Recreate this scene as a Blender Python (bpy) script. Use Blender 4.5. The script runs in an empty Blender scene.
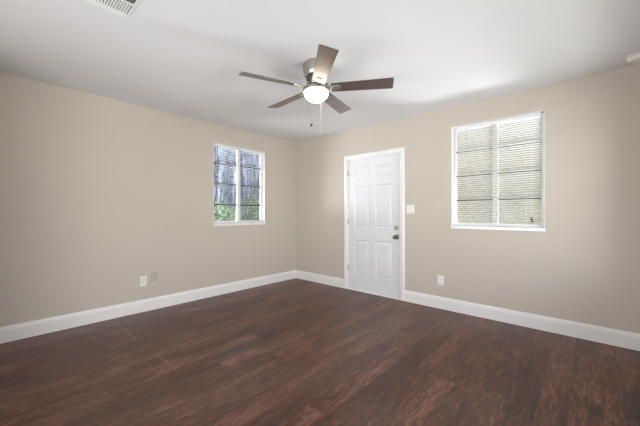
import bpy, bmesh, math, random
from mathutils import Vector, Matrix
random.seed(7)
R = math.radians
C = bpy.context.scene.collection

# ------------------------------------------------------------------ camera
TH = math.atan(269/298)                      # heading, degrees left of +y
FW = Vector((-math.sin(TH), math.cos(TH), 0)); RT = Vector((math.cos(TH), math.sin(TH), 0))
CAM = Vector((4.043, -3.813, 1.205))
cd = bpy.data.cameras.new('camera'); cam = bpy.data.objects.new('camera', cd); C.objects.link(cam)
cd.sensor_width = 36; cd.lens = 298*36/640; cd.clip_start = .02; cd.clip_end = 400
cam.location = CAM; cam.rotation_euler = (R(90), 0, TH)
bpy.context.scene.camera = cam

# ------------------------------------------------------------------ world, sun, daylight
sc = bpy.context.scene
w = bpy.data.worlds.new('world'); sc.world = w; w.use_nodes = True
wn = w.node_tree.nodes; bg = wn['Background']
sky = wn.new('ShaderNodeTexSky'); sky.sky_type = 'NISHITA'; sky.sun_disc = False
sky.sun_elevation = R(48); sky.sun_rotation = R(180); sky.air_density = 1.0; sky.dust_density = 2.0
w.node_tree.links.new(sky.outputs[0], bg.inputs[0]); bg.inputs[1].default_value = .18

def lamp(name, kind, loc, rot, energy, color=(1, 1, 1), size=None):
    l = bpy.data.lights.new(name, kind); l.energy = energy; l.color = color
    if size: l.shape = 'RECTANGLE'; l.size, l.size_y = size
    o = bpy.data.objects.new(name, l); C.objects.link(o); o.location = loc; o.rotation_euler = rot
    return o
def aim(v):
    return Vector(v).to_track_quat('-Z', 'Y').to_euler()
s = lamp('sun', 'SUN', (0, -8, 9), aim((0, .55, -.8)), 2.7, (1, .95, .87)); s.data.angle = R(1)
# added unseen lamps beside each window, standing in for sunlit ground and yard
LC = (.97, .985, 1)
lamp('yard_fill_left_side', 'AREA', (-2.0, -3.0, .5), aim((.68, .66, .35)), 480, LC, (2.0, 1.2))
lamp('yard_fill_door_side', 'AREA', (4.6, 2.2, .4), aim((-.4, -.73, .45)), 330, LC, (2.2, 1.0))
# added fill lamps shining through an invented opening in the right wall
lamp('right_fill', 'AREA', (6.2, -2.1, 1.6), aim((-1, -.25, 0)), 155, LC, (3.0, 2.2))
lamp('right_low_fill', 'AREA', (6.1, -1.0, .2), aim((-.78, .15, .6)), 44, LC, (2.4, 1.4))
# added fill lamps in an invented adjoining room behind the camera, aimed upwards
for nm, p, d, e, sp in (('adjoining_fill_left', (3.2, -5.8, .6), (-.54, 1, .23), 40, 105), ('adjoining_fill_right', (1.9, -5.8, .55), (.30, 1, .33), 18, 85)):
    lamp(nm, 'AREA', p, aim(d), e, LC, (1.8, 1.4)).data.spread = R(sp)
sc.view_settings.view_transform = 'Standard'; sc.view_settings.look = 'None'
sc.view_settings.gamma = 1; sc.view_settings.use_curve_mapping = False
sc.view_settings.exposure = 0.0

# ------------------------------------------------------------------ materials
def S(r, g, b):                                # sRGB 0-255 -> linear
    f = lambda c: (c/255/12.92) if c <= 10 else ((c/255+.055)/1.055)**2.4
    return (f(r), f(g), f(b), 1)
def mat(name, col, rough=.5, metal=0, noise=0, nscale=20, bump=0, bscale=200, coat=0, spec=.5, emit=0, ecol=None):
    m = bpy.data.materials.new(name); m.use_nodes = True
    N, Lk = m.node_tree.nodes, m.node_tree.links; b = N['Principled BSDF']
    b.inputs['Base Color'].default_value = col; b.inputs['Roughness'].default_value = rough
    b.inputs['Metallic'].default_value = metal; b.inputs['Coat Weight'].default_value = coat
    b.inputs['Specular IOR Level'].default_value = spec
    tc = N.new('ShaderNodeTexCoord')
    if noise:
        n = N.new('ShaderNodeTexNoise'); n.inputs['Scale'].default_value = nscale; n.inputs['Detail'].default_value = 4
        Lk.new(tc.outputs['Object'], n.inputs['Vector'])
        r = N.new('ShaderNodeValToRGB')
        r.color_ramp.elements[0].position = .3; r.color_ramp.elements[1].position = .7
        r.color_ramp.elements[0].color = tuple(c*(1-noise) for c in col[:3])+(1,)
        r.color_ramp.elements[1].color = tuple(min(1, c*(1+noise)) for c in col[:3])+(1,)
        Lk.new(n.outputs['Fac'], r.inputs[0]); Lk.new(r.outputs[0], b.inputs['Base Color'])
    if bump:
        n2 = N.new('ShaderNodeTexNoise'); n2.inputs['Scale'].default_value = bscale; n2.inputs['Detail'].default_value = 3
        Lk.new(tc.outputs['Object'], n2.inputs['Vector'])
        bp = N.new('ShaderNodeBump'); bp.inputs['Strength'].default_value = bump; bp.inputs['Distance'].default_value = .003
        Lk.new(n2.outputs['Fac'], bp.inputs['Height']); Lk.new(bp.outputs[0], b.inputs['Normal'])
    if emit:
        b.inputs['Emission Color'].default_value = ecol or col; b.inputs['Emission Strength'].default_value = emit
    return m

M = {}
M['wall'] = mat('wall_paint', S(202, 193, 181), .75, noise=.012, nscale=3, bump=.12, bscale=120)
M['ceiling'] = mat('ceiling_paint', S(229, 229, 229), .85, noise=.01, nscale=2, bump=.2, bscale=90)
M['trim'] = mat('white_trim_paint', S(240, 239, 237), .35, noise=.008, nscale=5)
M['door'] = mat('white_door_paint', S(230, 231, 233), .35, noise=.008, nscale=4)
M['vinyl'] = mat('white_vinyl', S(235, 236, 236), .4, noise=.01, nscale=8)
M['plastic'] = mat('white_plastic', S(238, 236, 230), .35, noise=.01, nscale=30)
M['slot'] = mat('dark_slot', S(40, 38, 36), .6, noise=.1)
M['cover'] = mat('painted_cover', S(190, 178, 161), .6, noise=.02, nscale=10)
M['hinge'] = mat('painted_hinge', S(205, 204, 202), .4, noise=.02, nscale=40)
M['sill'] = mat('marble_sill', S(236, 235, 232), .25, noise=.03, nscale=14)
M['bronze'] = mat('dark_muntin', S(70, 68, 66), .5, noise=.05, nscale=20)
M['nickel'] = mat('brushed_nickel', S(190, 184, 178), .3, 1, noise=.06, nscale=60)
M['dnickel'] = mat('dark_nickel', S(120, 116, 112), .3, 1, noise=.06, nscale=60)
M['duct_shade_fob'] = mat('duct_shade_dark_fob', S(46, 45, 43), .7, noise=.1, nscale=30)
M['globe'] = mat('frosted_globe', S(250, 240, 220), .5, noise=.01, emit=13, ecol=(1, .86, .66, 1))
M['wand'] = mat('clear_wand', S(105, 110, 122), .3, noise=.03)
M['bark'] = mat('grey_bark', S(112, 108, 110), .9, noise=.3, nscale=12, bump=.6, bscale=30)
M['moss'] = mat('skylit_grey_moss', S(190, 196, 226), .9, noise=.2, nscale=3)  # moss grey with the blue of skylit shade mixed in
M['leaf_pale'] = mat('pale_leaf', S(152, 168, 136), .7, noise=.3, nscale=5)
M['leaf_skylit'] = mat('skylit_leaf', S(142, 154, 186), .8, noise=.3, nscale=3)  # bluish skylit shade put into the leaf colour
M['grass'] = mat('lawn', S(120, 128, 84), .9, noise=.3, nscale=6, bump=.6, bscale=60)
M['fence'] = mat('skylit_weathered_wood', S(172, 180, 214), .85, noise=.2, nscale=4)  # wood grey carrying a painted blue cast of skylight

def slat_material():
    m = mat('slat_vinyl', S(244, 243, 240), .45, noise=.01, nscale=10)
    N, Lk = m.node_tree.nodes, m.node_tree.links
    b = N['Principled BSDF']; out = N['Material Output']
    t = N.new('ShaderNodeBsdfTranslucent'); t.inputs[0].default_value = S(240, 238, 232)
    mx = N.new('ShaderNodeMixShader'); mx.inputs[0].default_value = .22
    Lk.new(b.outputs[0], mx.inputs[1]); Lk.new(t.outputs[0], mx.inputs[2]); Lk.new(mx.outputs[0], out.inputs[0])
    return m
M['slat'] = slat_material()

def glass_material():
    m = bpy.data.materials.new('window_glass'); m.use_nodes = True
    N, Lk = m.node_tree.nodes, m.node_tree.links; out = N['Material Output']
    N.remove(N['Principled BSDF'])
    t = N.new('ShaderNodeBsdfTransparent'); t.inputs[0].default_value = (.93, .96, .97, 1)
    g = N.new('ShaderNodeBsdfGlossy'); g.inputs['Roughness'].default_value = .2
    fr = N.new('ShaderNodeFresnel'); fr.inputs[0].default_value = 1.25
    mx = N.new('ShaderNodeMixShader')
    Lk.new(fr.outputs[0], mx.inputs[0]); Lk.new(t.outputs[0], mx.inputs[1]); Lk.new(g.outputs[0], mx.inputs[2])
    Lk.new(mx.outputs[0], out.inputs[0])
    return m
M['glass'] = glass_material()

class NT:                                        # tiny node helper
    def __init__(s, m): s.N, s.L = m.node_tree.nodes, m.node_tree.links
    def node(s, t, **k):
        n = s.N.new(t)
        for a, v in k.items(): setattr(n, a, v)
        return n
    def put(s, sock, v):
        if hasattr(v, 'links') or isinstance(v, bpy.types.NodeSocket): s.L.new(v, sock)
        else: sock.default_value = v
    def math(s, op, a, b=0.0, c=0.0):
        n = s.node('ShaderNodeMath', operation=op)
        for i, v in enumerate((a, b, c)): s.put(n.inputs[i], v)
        return n.outputs[0]
    def noise(s, vec, scale, detail=4, rough=.5, dist=0):
        n = s.node('ShaderNodeTexNoise'); s.put(n.inputs['Vector'], vec)
        n.inputs['Scale'].default_value = scale; n.inputs['Detail'].default_value = detail
        n.inputs['Roughness'].default_value = rough; n.inputs['Distortion'].default_value = dist
        return n.outputs['Fac']
    def mapping(s, vec, scale):
        n = s.node('ShaderNodeMapping'); s.put(n.inputs['Vector'], vec); n.inputs['Scale'].default_value = scale
        return n.outputs[0]
    def ramp(s, fac, pts):
        n = s.node('ShaderNodeValToRGB'); s.put(n.inputs[0], fac); e = n.color_ramp.elements
        while len(e) < len(pts): e.new(.5)
        for el, (p, c) in zip(e, pts): el.position = p; el.color = c
        return n.outputs[0]
    def mix(s, f, a, b, mode='MIX'):
        n = s.node('ShaderNodeMix', data_type='RGBA', blend_type=mode)
        s.put(n.inputs[0], f); s.put(n.inputs[6], a); s.put(n.inputs[7], b)
        return n.outputs[2]

def floor_material():                            # dark red-brown planks running along y
    m = bpy.data.materials.new('vinyl_plank'); m.use_nodes = True
    t = NT(m); b = t.N['Principled BSDF']
    P = t.node('ShaderNodeTexCoord').outputs['Object']
    sp = t.node('ShaderNodeSeparateXYZ'); t.put(sp.inputs[0], P); x, y = sp.outputs[0], sp.outputs[1]
    W = .152
    px = t.math('DIVIDE', x, W); row = t.math('FLOOR', px); fx = t.math('FRACT', px)
    wn = t.node('ShaderNodeTexWhiteNoise', noise_dimensions='1D'); t.put(wn.inputs['W'], row)
    py = t.math('ADD', t.math('DIVIDE', y, 1.22), wn.outputs[0])
    fy = t.math('FRACT', py); cy = t.math('FLOOR', py)
    cv = t.node('ShaderNodeCombineXYZ'); t.put(cv.inputs[0], row); t.put(cv.inputs[1], cy)
    w2 = t.node('ShaderNodeTexWhiteNoise', noise_dimensions='2D'); t.put(w2.inputs['Vector'], cv.outputs[0])
    pid = w2.outputs[0]
    # grain coordinates shifted per plank
    off = t.node('ShaderNodeCombineXYZ'); t.put(off.inputs[2], t.math('MULTIPLY', pid, 9.0))
    va = t.node('ShaderNodeVectorMath', operation='ADD'); t.put(va.inputs[0], P); t.put(va.inputs[1], off.outputs[0])
    g1 = t.noise(t.mapping(va.outputs[0], (52, 7, 1)), 1, 5, .62, .6)
    g2 = t.noise(t.mapping(va.outputs[0], (170, 24, 1)), 1, 3, .6)
    g3 = t.noise(t.mapping(va.outputs[0], (7, 1.2, 1)), 1, 4, .55, .8)
    gr = t.math('ADD', t.math('MULTIPLY', g1, .46), t.math('ADD', t.math('MULTIPLY', g2, .26), t.math('MULTIPLY', g3, .28)))
    gr = t.math('ADD', gr, t.math('MULTIPLY', t.math('SUBTRACT', pid, .5), .07))
    col = t.ramp(gr, [(.36, S(40, 23, 18)), (.46, S(80, 47, 37)), (.54, S(104, 64, 51)), (.66, S(152, 112, 95))])
    # greyish worn areas
    worn = t.noise(t.mapping(P, (1.1, .8, 1)), 1, 3, .5)
    col = t.mix(t.math('MULTIPLY', t.ramp(worn, [(.48, (0, 0, 0, 1)), (.75, (1, 1, 1, 1))]), .35), col, S(112, 92, 82))
    # one replaced greyer plank by the right wall
    gm = t.math('MULTIPLY', t.math('GREATER_THAN', x, 4.205), t.math('LESS_THAN', y, -.92))
    col = t.mix(t.math('MULTIPLY', gm, .8), col, t.ramp(g1, [(.35, S(42, 38, 36)), (.7, S(88, 80, 74))]))
    # pale scratches across the boards
    def scratch(x0, x1, y0, hw, slope=0.0):
        d = t.math('ABSOLUTE', t.math('SUBTRACT', t.math('SUBTRACT', y, y0), t.math('MULTIPLY', t.math('SUBTRACT', x, x0), slope)))
        return t.math('MULTIPLY', t.math('LESS_THAN', d, hw),
                      t.math('MULTIPLY', t.math('GREATER_THAN', x, x0), t.math('LESS_THAN', x, x1)))
    sm = scratch(.20, .85, -2.883, .007)
    for a in ((1.28, 1.70, -2.858, .007),): sm = t.math('ADD', sm, scratch(*a))
    sm = t.math('MULTIPLY', sm, t.ramp(t.noise(P, 22, 3), [(.32, (0, 0, 0, 1)), (.55, (1, 1, 1, 1))]))
    col = t.mix(t.math('MULTIPLY', sm, .6), col, S(150, 122, 108))
    # seams
    ex = t.math('MULTIPLY', t.math('SUBTRACT', .5, t.math('ABSOLUTE', t.math('SUBTRACT', fx, .5))), W)
    ey = t.math('MULTIPLY', t.math('SUBTRACT', .5, t.math('ABSOLUTE', t.math('SUBTRACT', fy, .5))), 1.22)
    seam = t.math('LESS_THAN', t.math('MINIMUM', ex, ey), .0013)
    col = t.mix(t.math('MULTIPLY', seam, .55), col, S(24, 16, 14))
    t.put(b.inputs['Base Color'], col)
    b.inputs['Specular IOR Level'].default_value = .45
    t.put(b.inputs['Roughness'], t.math('ADD', .30, t.math('MULTIPLY', g1, .16)))
    bp = t.node('ShaderNodeBump'); bp.inputs['Strength'].default_value = .25; bp.inputs['Distance'].default_value = .002
    t.put(bp.inputs['Height'], t.math('SUBTRACT', g1, t.math('MULTIPLY', seam, .6))); t.put(b.inputs['Normal'], bp.outputs[0])
    return m
M['floor'] = floor_material()

def blade_material():                            # dark walnut with a satin lacquer, grain along local x
    m = bpy.data.materials.new('walnut_blade'); m.use_nodes = True
    t = NT(m); b = t.N['Principled BSDF']; P = t.node('ShaderNodeTexCoord').outputs['Object']
    g = t.noise(t.mapping(P, (4, 60, 10)), 1, 4, .6, .5)
    t.put(b.inputs['Base Color'], t.ramp(g, [(.3, S(40, 24, 18)), (.55, S(74, 46, 35)), (.75, S(98, 66, 51))]))
    b.inputs['Roughness'].default_value = .42; b.inputs['Coat Weight'].default_value = 1.0; b.inputs['Coat Roughness'].default_value = .34; b.inputs['Coat IOR'].default_value = 2.0
    return m
M['blade'] = blade_material()

def siding_material():
    m = bpy.data.materials.new('cream_siding'); m.use_nodes = True
    t = NT(m); b = t.N['Principled BSDF']; P = t.node('ShaderNodeTexCoord').outputs['Object']
    sp = t.node('ShaderNodeSeparateXYZ'); t.put(sp.inputs[0], P)
    f = t.math('FRACT', t.math('DIVIDE', sp.outputs[2], .18))
    t.put(b.inputs['Base Color'], t.mix(t.noise(P, 2), S(160, 151, 130), S(172, 163, 142)))
    bp = t.node('ShaderNodeBump'); bp.inputs['Distance'].default_value = .02; t.put(bp.inputs['Height'], f)
    t.put(b.inputs['Normal'], bp.outputs[0]); b.inputs['Roughness'].default_value = .8
    return m
M['siding'] = siding_material()

# ------------------------------------------------------------------ mesh helpers
class MB:
    def __init__(s, xf=None): s.bm = bmesh.new(); s.xf = xf or (lambda p: Vector(p))
    def box(s, a, b, bev=0):
        xs, ys, zs = [sorted((a[i], b[i])) for i in range(3)]
        v = [s.bm.verts.new((xs[i], ys[j], zs[k])) for i in (0, 1) for j in (0, 1) for k in (0, 1)]
        fs = [s.bm.faces.new([v[i] for i in q]) for q in ((0, 1, 3, 2), (4, 6, 7, 5), (0, 4, 5, 1), (2, 3, 7, 6), (0, 2, 6, 4), (1, 5, 7, 3))]
        if bev:
            es = list({e for f in fs for e in f.edges})
            bmesh.ops.bevel(s.bm, geom=es, offset=bev, segments=2, profile=.5, affect='EDGES')
        return s
    def loops(s, rings, closed=True, caps=True):
        vs = [[s.bm.verts.new(p) for p in r] for r in rings]; n = len(vs[0])
        for a, b in zip(vs, vs[1:]):
            for i in range(n if closed else n-1):
                j = (i+1) % n; s.bm.faces.new((a[i], a[j], b[j], b[i]))
        if caps:
            s.bm.faces.new(vs[0][::-1]); s.bm.faces.new(vs[-1])
        return s
    def lathe(s, prof, c=(0, 0, 0), axis='z', n=40):
        rings = []
        for r, h in prof:
            ring = []
            for i in range(n):
                a = 2*math.pi*i/n; u, v = max(r, 1e-4)*math.cos(a), max(r, 1e-4)*math.sin(a)
                ring.append(Vector(c)+Vector({'z': (u, v, h), 'y': (u, h, v), 'x': (h, u, v)}[axis]))
            rings.append(ring)
        return s.loops(rings)
    def tube(s, pts, r, n=8):
        pts = [Vector(p) for p in pts]; rings = []
        rr = r if isinstance(r, (list, tuple)) else [r]*len(pts)
        for i, p in enumerate(pts):
            d = (pts[min(i+1, len(pts)-1)]-pts[max(i-1, 0)]).normalized()
            u = d.orthogonal().normalized() if i == 0 else (u-d*u.dot(d)).normalized()
            v = d.cross(u)
            rings.append([p+rr[i]*(math.cos(2*math.pi*k/n)*u+math.sin(2*math.pi*k/n)*v) for k in range(n)])
        return s.loops(rings)
    def prism(s, prof, axis, a, b):               # 2-D profile pushed from a to b along an axis
        def P(q, t): return {'x': (t, q[0], q[1]), 'y': (q[0], t, q[1]), 'z': (q[0], q[1], t)}[axis]
        return s.loops([[P(q, a) for q in prof], [P(q, b) for q in prof]])
    def build(s, name, m, parent=None, smooth=None, loc=None):
        for v in s.bm.verts: v.co = s.xf(v.co)
        bmesh.ops.recalc_face_normals(s.bm, faces=s.bm.faces[:])
        me = bpy.data.meshes.new(name); s.bm.to_mesh(me); s.bm.free()
        me.materials.append(m)
        if smooth:
            me.polygons.foreach_set('use_smooth', [True]*len(me.polygons)); me.set_sharp_from_angle(angle=R(smooth))
        o = bpy.data.objects.new(name, me); C.objects.link(o)
        if parent: o.parent = parent
        if loc: o.location = loc
        return o
def empty(name, loc, rz=0):
    o = bpy.data.objects.new(name, None); C.objects.link(o); o.empty_display_size = .1
    o.location = loc; o.rotation_euler = (0, 0, rz); return o
def tag(o, label=None, cat=None, group=None, kind=None):
    if label: o['label'] = label
    if cat: o['category'] = cat
    if group: o['group'] = group
    if kind: o['kind'] = kind
    return o
def struct(o, label=None, cat=None): return tag(o, label, cat, kind='structure')
def copy_tree(o, parent=None):
    c = o.copy(); C.objects.link(c)
    if parent: c.parent = parent
    for ch in list(o.children): copy_tree(ch, c)
    return c

# ------------------------------------------------------------------ room shell
H, RX, RY, T = 2.512, 4.55, -4.1, .14               # ceiling height, right wall, rear wall, wall thickness
AX0, AX1, AY = .3, 4.55, -7.6                     # unseen room added behind the camera to hold fill lamps
struct(MB().box((-T, AY-T, -.12), (RX+T, T, 0)).build('floor', M['floor']), 'dark red-brown plank floor with worn greyish patches', 'floor')
struct(MB().box((-T, AY-T, H), (RX+T, T, H+.12)).build('ceiling', M['ceiling']), 'flat white textured ceiling above the fan', 'ceiling')

W1 = (-1.64, -.714, 1.05, 2.232)                  # left window opening: y0, y1, z0, z1
W2 = (2.785, 3.707, 1.05, 2.262)                  # door-wall window opening: x0, x1, z0, z1
DO = (1.185, 2.105, 0, 2.05)                      # door opening
def wall_with_holes(u0, u1, holes, put):
    """boxes around rectangular holes; put(u0,u1,z0,z1) adds one box"""
    u = u0
    for a, b, z0, z1 in sorted(holes):
        put(u, a, 0, H)
        if z0 > 0: put(a, b, 0, z0)
        put(a, b, z1, H); u = b
    put(u, u1, 0, H)
m = MB(); wall_with_holes(AY-T, 0, [W1], lambda a, b, c, d: m.box((-T, a, c), (0, b, d)))
struct(m.build('wall_left', M['wall']), 'long beige wall at left with the small window', 'wall')
m = MB(); wall_with_holes(-T, RX+T, [DO, W2], lambda a, b, c, d: m.box((a, 0, c), (b, T, d)))
struct(m.build('wall_back', M['wall']), 'beige wall holding the white door and blinded window', 'wall')
W3 = (-2.8, -.45, .75, 2.1)                      # unseen opening added in the right wall to admit fill light
m = MB(); wall_with_holes(AY-T, 0, [W3], lambda a, b, c, d: m.box((RX, a, c), (RX+T, b, d)))
struct(m.build('wall_right', M['wall']), 'beige wall just outside the right edge', 'wall')
OP = (.9, 4.1, 0, 2.42)  # unseen opening added so the fill lamps behind reach the room
m = MB(); wall_with_holes(0, RX, [OP], lambda a, b, c, d: m.box((a, RY-T, c), (b, RY, d)))
struct(m.build('wall_front', M['wall']), 'beige wall behind the camera with an added wide opening', 'wall')
struct(MB().box((0, AY-T, 0), (RX, AY, H)).build('wall_rear', M['wall']), 'end wall of the added adjoining room', 'wall')

# baseboards: flat board with a stepped cap
def base_prof(s): return [(0, 0), (s*.016, 0), (s*.016, .112), (s*.013, .120), (s*.013, .128), (s*.007, .142), (s*.005, .148), (0, .148)]
struct(MB().prism(base_prof(1), 'y', RY, 0).build('baseboard_left', M['trim']), 'white baseboard along the left wall', 'baseboard')
m = MB(); m.prism(base_prof(-1), 'x', 0, 1.124); m.prism(base_prof(-1), 'x', 2.167, RX)
struct(m.build('baseboard_back', M['trim']), 'white baseboard either side of the door', 'baseboard')
m = MB(xf=lambda p: Vector((RX-p.x, p.y, p.z))); m.prism(base_prof(1), 'y', RY, 0)
struct(m.build('baseboard_right', M['trim']), 'white baseboard along the right wall', 'baseboard')
m = MB(xf=lambda p: Vector((p.x, RY-p.y, p.z))); m.prism(base_prof(-1), 'x', 0, OP[0]); m.prism(base_prof(-1), 'x', OP[1], RX)
struct(m.build('baseboard_front', M['trim']), 'white baseboard on the wall behind the camera', 'baseboard')

# ------------------------------------------------------------------ windows (u along the wall, v outwards, z up)
LEFT = lambda p: Vector((-p[1], p[0], p[2]))
BACK = lambda p: Vector((p[0], p[1], p[2]))
def window(name, xf, op, label, mk):
    u0, u1, z0, z1 = op; um = (u0+u1)/2
    root = empty(name, (0, 0, 0)); struct(root, label, 'window')
    V0, V1 = .072, .098
    f = MB(xf)                                    # outer frame
    f.box((u0, V0, z0), (u0+.035, V1, z1)).box((u1-.035, V0, z0), (u1, V1, z1))
    f.box((u0+.035, V0, z0), (u1-.035, V1, z0+.035)).box((u0+.035, V0, z1-.035), (u1-.035, V1, z1))
    f.build('window_frame', M['vinyl'], root)
    MB(xf).box((um-.029, V0-.008, z0+.03), (um+.029, V1, z1-.035), .003).build('mullion', M['vinyl'], root)
    for a, b in ((u0+.035, um-.034), (um+.034, u1-.035)):
        MB(xf).box((a, .086, z0+.035), (b, .090, z1-.035)).build('glass_pane', M['glass'], root)
        for k in (1, 2, 3):
            z = (z0+z1)/2+(z1-z0-.07)/4*mk*(k-2)
            MB(xf).box((a, .078, z-.011), (b, .097, z+.011)).build('muntin', M['bronze'], root)
    rv = MB(xf)                                   # white painted reveal lining
    rv.box((u0, .001, z0), (u0+.006, V0, z1)).box((u1-.006, .001, z0), (u1, V0, z1)).box((u0+.006, .001, z1-.006), (u1-.006, V0, z1))
    rv.build('reveal', M['trim'], root)
    MB(xf).box((u0-.002, -.014, z0-.038), (u1+.002, V0, z0+.002), .004).build('window_sill', M['sill'], root)
    return root
window('window_1', LEFT, W1, 'left wall window with a view of trees', 1.11)
window('window_2', BACK, W2, 'window on the door wall behind closed white blinds', 1.04)

def blind(xf, op, gl, gr, tilt, label, wand_u, wand_len, tassel):
    u0, u1, z0, z1 = op; a, b = u0+gl, u1-gr; vc = .045
    root = empty('window_blind', xf(((a+b)/2, vc, z0)))
    inv = root.location.copy(); X = lambda p: xf(p)-inv
    tag(root, label, 'blind', 'white mini blinds in the two windows')
    MB(X).box((a, vc-.014, z1-.046), (b, vc+.014, z1-.007), .002).build('headrail', M['vinyl'], root)
    sl = MB(X); pitch, hw = .0245, .0135; z = z1-.058; n = 0
    cs, sn = math.cos(tilt), math.sin(tilt)
    while z > z0+.035:
        ring = []
        for q, cr in ((-1, 0), (-.5, .0012), (0, .0017), (.5, .0012), (1, 0)):
            ring.append((vc+q*hw*cs, z-q*hw*sn+cr))       # outer edge drops with tilt
        prof = ring+[(v, zz-.0006) for v, zz in ring[::-1]]
        sl.prism(prof, 'x', a+.002, b-.002); z -= pitch
    sl.build('slats', M['slat'], root)
    MB(X).box((a, vc-.011, z0+.006), (b, vc+.011, z0+.020), .003).build('bottom_rail', M['vinyl'], root)
    for fr in (.16, .84):
        u = a+(b-a)*fr
        MB(X).tube([(u, vc-.0145, z1-.03), (u, vc-.0145, z0+.02)], .0009, 5).build('ladder_cord', M['vinyl'], root)
    if wand_u is not None:
        wm = MB(X); wm.tube([(wand_u, vc-.024, z1-.035), (wand_u+.002, vc-.026, z1-.035-wand_len)], .0045, 6)
        wm.build('wand', M['wand'], root)
    if tassel:
        u = b-.085
        MB(X).tube([(u, vc-.02, z1-.03), (u+.004, vc-.022, z0+.11)], .0012, 5).build('lift_cord', M['vinyl'], root)
        MB(X).tube([(u+.002, vc-.022, z0+.112), (u+.012, vc-.026, z0+.055)], [.005, .009], 8).build('cord_tassel', M['bronze'], root)
    return root
blind(LEFT, W1, .012, .012, R(2), 'white mini blind with slats turned open over the garden view', W1[0]+.075, .40, False)
blind(BACK, W2, .055, .035, R(24), 'white mini blind lowered and nearly closed right of the door', None, 0, True)

# ------------------------------------------------------------------ door
door = empty('door_1', (0, 0, 0)); struct(door, 'white six-panel entry door with satin knob and deadbolt', 'door')
x0, x1, dz = DO[0], DO[1], DO[3]
def casing():
    m = MB()
    prof = [(0, 0), (0, -.010), (.008, -.016), (.046, -.019), (.054, -.014), (.060, -.009), (.060, 0)]   # (across, out)
    def leg(xa, s):
        m.loops([[(xa+s*q[0], q[1], 0) for q in prof], [(xa+s*q[0], q[1], dz+q[0]) for q in prof]])
    leg(x0, -1); leg(x1, 1)
    m.loops([[(x0-q[0], q[1], dz+q[0]) for q in prof], [(x1+q[0], q[1], dz+q[0]) for q in prof]])
    return m
casing().build('door_casing', M['trim'], door)
j = MB(); j.box((x0, .001, 0), (x0+.014, T, dz)).box((x1-.014, .001, 0), (x1, T, dz)).box((x0+.014, .001, dz-.014), (x1-.014, T, dz))
j.build('door_jamb', M['trim'], door)
def door_slab():
    """one moulded slab: grid front face with raised panels"""
    a, b, z0, z1 = x0+.017, x1-.017, .012, dz-.017
    yf, yb = .016, .058
    m = MB(); m.box((a, yf+.009, z0), (b, yb, z1))
    w = b-a; st = .118; mu = .105; pw = (w-2*st-mu)/2
    cols = [(a+st, a+st+pw), (b-st-pw, b-st)]
    rows = [(.245, .785), (.985, 1.625), (1.735, 1.925)]
    # stiles, rails
    m.box((a, yf, z0), (a+st, yf+.012, z1)).box((b-st, yf, z0), (b, yf+.012, z1)).box((cols[0][1], yf, z0), (cols[1][0], yf+.012, z1))
    for c0, c1 in cols:
        for za, zb in ((z0, rows[0][0]), (rows[0][1], rows[1][0]), (rows[1][1], rows[2][0]), (rows[2][1], z1)):
            m.box((c0, yf, za), (c1, yf+.012, zb))
        for za, zb in rows:                       # bevelled recess and raised field
            def ring(i, y): return [(c0+i, y, za+i), (c1-i, y, za+i), (c1-i, y, zb-i), (c0+i, y, zb-i)]
            m.loops([ring(0, yf), ring(.010, yf+.0085), ring(.020, yf+.0085), ring(.040, yf+.002)], caps=False)
            m.bm.faces.new([m.bm.verts.new(p) for p in ring(.040, yf+.002)])
    return m
slab = door_slab().build('door_panel', M['door'], door)
for z in (.345, 1.07, 1.83):
    h = MB(); h.tube([(x0+.013, -.004, z-.045), (x0+.013, -.004, z+.045)], .0065, 10); h.box((x0+.003, -.001, z-.045), (x0+.03, .017, z+.045))
    h.build('hinge', M['hinge'], door)
kx = 2.040
k = MB(); k.lathe([(.034, .016), (.034, .010), (.028, .006), (.013, .003), (.012, -.022), (.024, -.030), (.029, -.042), (.028, -.052), (.018, -.060), (0, -.062)], (kx, 0, .868), 'y', 28)
k.build('door_knob', M['dnickel'], door, 35)
k = MB(); k.lathe([(.031, .016), (.031, .008), (.026, .001), (.015, -.002), (0, -.003)], (kx, 0, 1.0), 'y', 28)
db = k.build('deadbolt', M['nickel'], door, 35)
MB().box((kx-.004, -.020, .984), (kx+.004, -.002, 1.016), .002).build('thumb_turn', M['dnickel'], db)
MB().box((x0, -.012, 0), (x1, .07, .010), .002).build('threshold', M['trim'], door)

# ------------------------------------------------------------------ wall plates
def switch_plate():
    r = empty('light_switch', (2.250, 0, 1.255))
    MB().box((-.058, -.006, -.059), (.058, 0, .059), .003).build('cover_plate', M['plastic'], r)
    for x in (-.023, .023):
        MB().box((x-.0165, -.009, -.033), (x+.0165, -.004, .033), .002).build('rocker', M['plastic'], r)
    for x in (-.023, .023):
        for z in (-.048, .048): MB().lathe([(.003, -.004), (.003, -.007), (0, -.0072)], (x, 0, z), 'y', 10).build('screw', M['nickel'], r)
    return tag(r, 'white double rocker switch plate right of the door casing', 'light switch')
switch_plate()
def outlet(loc, rz, label):
    r = empty('wall_outlet', loc, rz)
    MB().box((-.037, -.006, -.060), (.037, 0, .060), .003).build('cover_plate', M['plastic'], r)
    for z in (-.020, .020):
        f = MB().box((-.017, -.009, z-.0145), (.017, -.004, z+.0145), .005).build('receptacle', M['plastic'], r)
        s = MB().box((-.008, -.0096, z-.003), (-.0055, -.0085, z+.006)).box((.0055, -.0096, z-.003), (.008, -.0085, z+.006))
        s.lathe([(.0025, -.0085), (.0025, -.0096)], (0, 0, z-.008), 'y', 10); s.build('slots', M['slot'], f)
    MB().lathe([(.003, -.004), (.003, -.0075), (0, -.0078)], (0, 0, 0), 'y', 10).build('screw', M['nickel'], r)
    return tag(r, label, 'outlet', 'white wall outlets')
outlet((2.654, 0, .356), 0, 'white outlet low on the wall between door and blinded window')
outlet((0, -2.557, .372), R(90), 'white outlet low on the long left wall')
r = empty('blank_plate', (0, -2.430, .410), R(90))
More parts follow.
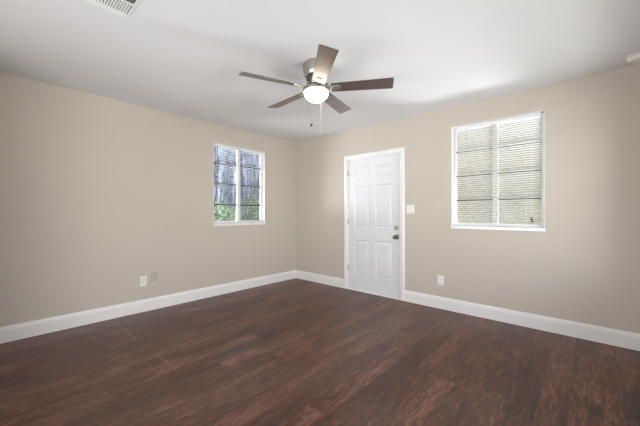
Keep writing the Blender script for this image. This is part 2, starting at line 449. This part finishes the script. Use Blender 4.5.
MB().box((-.037, -.005, -.060), (.037, 0, .060), .003).build('cover_plate', M['cover'], r)
for z in (-.042, .042): MB().lathe([(.0035, -.004), (.0035, -.0062), (0, -.0064)], (0, 0, z), 'y', 10).build('screw', M['dnickel'], r)
MB().lathe([(.007, -.004), (.007, -.012), (.004, -.013), (0, -.013)], (0, 0, 0), 'y', 14).build('cable_jack', M['dnickel'], r)
tag(r, 'beige cable jack plate, paint coloured, beside the left wall outlet', 'wall plate')

# ------------------------------------------------------------------ ceiling vent and smoke detector
v = empty('ceiling_vent', (1.924, -3.338, H))
fx, fy = .172, .142
m = MB()
for a, b in (((-fx, -fy), (-fx+.047, fy)), ((fx-.047, -fy), (fx, fy)), ((-fx+.047, -fy), (fx-.047, -fy+.015)), ((-fx+.047, fy-.015), (fx-.047, fy)), ((-.012, -fy+.015), (.006, fy-.015))):
    m.box((a[0], a[1], -.006), (b[0], b[1], 0))
bmesh.ops.remove_doubles(m.bm, verts=m.bm.verts[:], dist=.0001)
m.build('vent_frame', M['trim'], v)
MB().box((-fx+.05, -fy+.015, -.0012), (fx-.05, fy-.015, -.0002)).build('duct_shade_sheet', M['duct_shade_fob'], v)  # dark sheet coloured as the shade inside the duct
for (xa, xb, along_x) in ((-fx+.047, -.012, True), (.006, fx-.047, False)):
    g = MB()
    if along_x:
        y = -fy+.020
        while y < fy-.020:
            g.loops([[(xa, y, -.002), (xa, y+.002, -.002), (xa, y+.008, -.012), (xa, y+.006, -.012)], [(xb, y, -.002), (xb, y+.002, -.002), (xb, y+.008, -.012), (xb, y+.006, -.012)]]); y += .0145
    else:
        x = xa+.006
        while x < xb-.004:
            g.loops([[(x+.009, e, -.010), (x+.010, e, -.010), (x+.001, e, -.002), (x, e, -.002)] for e in (-fy+.015, fy-.015)]); x += .0145
    g.build('louvers', M['trim'], v)
tag(v, 'white louvered air vent in the ceiling', 'vent')
sd = empty('smoke_detector', (4.34, -.215, H))
MB().lathe([(.068, 0), (.068, -.008), (.066, -.012)], n=40).build('base_plate', M['plastic'], sd, 30)
MB().lathe([(.060, -.012), (.062, -.020), (.058, -.036), (.048, -.042), (.020, -.044), (0, -.044)], n=40).build('housing', M['plastic'], sd, 30)
MB().lathe([(.0605, -.0115), (.0605, -.0150)], n=40).build('vent_slot', M['slot'], sd)
MB().lathe([(.008, -.043), (.008, -.046), (0, -.0465)], (.022, 0, 0), n=14).build('test_button', M['plastic'], sd)
tag(sd, 'round white smoke detector at the ceiling corner', 'smoke detector')

# ------------------------------------------------------------------ ceiling fan
fc = CAM+2.62*FW-.033*RT; fan = empty('ceiling_fan', (fc.x, fc.y, H-.012), TH)     # local x = photo right, y = away
tag(fan, 'five-blade walnut and nickel ceiling fan with lit bowl lamp', 'ceiling fan')
MB().lathe([(.112, .012), (.116, .006), (.116, -.050), (.110, -.080), (.098, -.104), (.092, -.108), (.070, -.110)], n=48).build('motor_housing', M['nickel'], fan, 35)
MB().lathe([(.070, -.108), (.084, -.118), (.086, -.150), (.078, -.176), (.074, -.180)], n=48).build('rotor', M['dnickel'], fan, 35)
MB().lathe([(.062, -.178), (.062, -.188), (.104, -.194), (.116, -.206), (.116, -.230), (.107, -.234)], n=48).build('light_kit', M['nickel'], fan, 35)
g = [(.100, -.226)]
for i in range(0, 13):
    a = R(90*i/12); g.append((.107*math.cos(a), -.235-.084*math.sin(a)))
MB().lathe(g, n=48).build('glass_bowl', M['globe'], fan, 60)
ZB = -.202
def make_blade():
    m = MB(); r0, r1 = .135, .660; out = []
    n = 14
    for i in range(n+1):
        t = i/n; r = r0+(r1-r0)*t; hw = .055+.014*t
        out.append((r, hw))
    pts = [(r, hw) for r, hw in out]
    # softly rounded tip corners
    tip = pts[-1]; pts[-1] = (tip[0]-.012, tip[1]); pts += [(tip[0]-.004, tip[1]-.003), (tip[0], tip[1]-.011)]
    poly = pts+[(x, -y) for x, y in pts[::-1]]
    return m.loops([[(x, y, -.003) for x, y in poly], [(x, y, .003) for x, y in poly]])
def make_bracket():
    m = MB()
    m.loops([[(x, y, z) for x, y, z in ((a, -hw, zz-.003), (a, hw, zz-.003), (a, hw, zz+.003), (a, -hw, zz+.003))]
             for a, hw, zz in ((.072, .016, .040), (.100, .015, .034), (.122, .013, .004), (.150, .020, -.006), (.185, .030, -.006), (.215, .012, -.006))])
    for x, y in ((.165, -.016), (.165, .016), (.198, 0)): m.lathe([(.006, -.009), (.006, -.011), (.003, -.0125), (0, -.0125)], (x, y, 0), n=10)
    return m
b0 = make_blade().build('blade', M['blade'], fan)
bk0 = make_bracket().build('blade_bracket', M['nickel'], b0)
for i in range(5):
    b = b0 if i == 0 else copy_tree(b0, fan)
    b.location = (0, 0, ZB); b.rotation_mode = 'XYZ'
    b.rotation_euler = (Matrix.Rotation(R(-10-72*i), 3, 'Z') @ Matrix.Rotation(R(-13), 3, 'X')).to_euler()
def chain(x, y, zend, big):
    m = MB(); z0 = -.210
    m.tube([(x, y, z0), (x, y, zend)], .0011, 6)
    z = z0-.004
    while z > zend: m.lathe([(.0002, .0018), (.0018, 0), (.0002, -.0018)], (x, y, z), n=6); z -= .012
    c = m.build('pull_chain', M['nickel'], fan)
    f = MB()
    if big: f.lathe([(.002, .012), (.008, .008), (.0115, 0), (.008, -.009), (.002, -.012)], (x, y, zend), n=16); f.build('chain_fob', M['duct_shade_fob'], c, 60)
    else: f.lathe([(.002, .012), (.005, .008), (.0055, -.006), (.002, -.012)], (x, y, zend), n=14); f.build('chain_fob', M['nickel'], c, 60)
chain(-.046, .108, -.490, True); chain(.043, .108, -.548, False)

# ------------------------------------------------------------------ outdoors
g = MB(); g.box((-60, -40, -.30), (-T-.01, 60, -.14)); g.box((-T-.01, T+.01, -.30), (60, 60, -.14))
struct(g.build('ground', M['grass']), 'lawn outside the windows', 'ground')
def leaves(n, centre, rad, size, hang=False):
    m = MB(); c = Vector(centre)
    for _ in range(n):
        while True:
            p = Vector((random.uniform(-1, 1), random.uniform(-1, 1), random.uniform(-1, 1)))
            if .35 < p.length < 1: break
        p = c+Vector((p.x*rad[0], p.y*rad[1], p.z*rad[2]))
        if hang:
            wv = size*random.uniform(.5, 1.2); ln = random.uniform(.25, .9); a = random.uniform(0, math.pi)
            u = Vector((math.cos(a), math.sin(a), 0))*wv; d = Vector((random.uniform(-.05, .05), random.uniform(-.05, .05), -ln))
            q = [p-u*.6, p+u*.6, p+d*.6+u, p+d, p+d*.55-u]
            m.bm.faces.new([m.bm.verts.new(x) for x in q])
        else:
            s = size*random.uniform(.6, 1.3)
            e = Matrix.Rotation(random.uniform(0, 6.28), 3, 'Z') @ Matrix.Rotation(random.uniform(-1.3, 1.3), 3, 'X')
            q = [e @ Vector(k)*s for k in ((-.45, 0, 0), (0, -.8, .08), (.45, 0, 0), (0, .8, .08))]
            m.bm.faces.new([m.bm.verts.new(p+x) for x in q])
    return m
def shrub(loc, rad, label, mt, n=2600):
    r = empty('shrub', (loc[0], loc[1], -.14))
    leaves(n, (0, 0, rad[2]*1.02+.1), rad, .06).build('foliage', M[mt], r)
    st = MB()
    for k in range(4):
        a = k*1.6; st.tube([(0, 0, 0), (math.cos(a)*rad[0]*.3, math.sin(a)*rad[1]*.3, rad[2]), (math.cos(a)*rad[0]*.5, math.sin(a)*rad[1]*.5, rad[2]*1.5)], [.03, .02, .008], 6)
    st.build('stems', M['bark'], r)
    return tag(r, label, 'shrub', 'shrubs outside the left window')
shrub((-3.5, .25, 0), (.85, .7, .82), 'pale green shrub filling the left lower panes of left window', 'leaf_pale')
shrub((-3.9, 1.95, 0), (.8, .9, .92), 'rounded yellow-green shrub in the right lower panes of left window', 'leaf_pale')
def tree(loc, h, rad, label, n=1600):
    r = empty('mossy_tree', (loc[0], loc[1], -.14))
    t = MB(); t.tube([(0, 0, 0), (.06, .05, h*.3), (-.05, .12, h*.6), (.1, 0, h*.95)], [.20, .16, .11, .05], 10); t.build('trunk', M['bark'], r)
    for k in range(5):
        a = k*1.26+loc[0]; z = h*(.38+.1*k)
        MB().tube([(0, .05, z), (math.cos(a)*rad[0]*.5, math.sin(a)*rad[1]*.5, z+.35), (math.cos(a)*rad[0]*.95, math.sin(a)*rad[1]*.95, z+.3)], [.07, .045, .015], 7).build('branch', M['bark'], r)
    leaves(n, (0, 0, h*.68), (rad[0], rad[1], rad[2]), .10).build('foliage', M['leaf_skylit'], r)
    leaves(int(n*.55), (0, 0, h*.62), (rad[0]*1.02, rad[1]*1.02, rad[2]*.95), .05, True).build('hanging_moss', M['moss'], r)
    return tag(r, label, 'tree', 'trees beyond the left window')
tree((-6.6, 1.7, 0), 4.6, (1.5, 1.4, 2.0), 'skylight-tinted tree with hanging moss in left panes of left window')
tree((-8.0, 4.8, 0), 5.0, (1.5, 1.6, 2.1), 'tall mossy tree in right panes of left window')
# weathered board fence behind the trees
fn = empty('wood_fence', (-10, 4.5, -.14))
for k in range(5): MB().box((-.06, -4+2*k-.06, 0), (.04, -4+2*k+.06, 2.5), .01).build('fence_post', M['fence'], fn)
fb = MB()
for k in range(54): fb.box((.045, -4+.15*k, .05), (.065, -4+.15*k+.142, 2.45+.02*math.sin(k*2.1)))
fb.build('fence_boards', M['fence'], fn)
tag(fn, 'weathered grey board fence behind the mossy trees', 'fence')
hs = empty('house', (2.0, 6.0, -.14))
MB().box((-4, 0, 0), (4, 4, 4.6)).build('siding', M['siding'], hs)
tag(hs, 'cream house wall glimpsed between the blind slats', 'house')
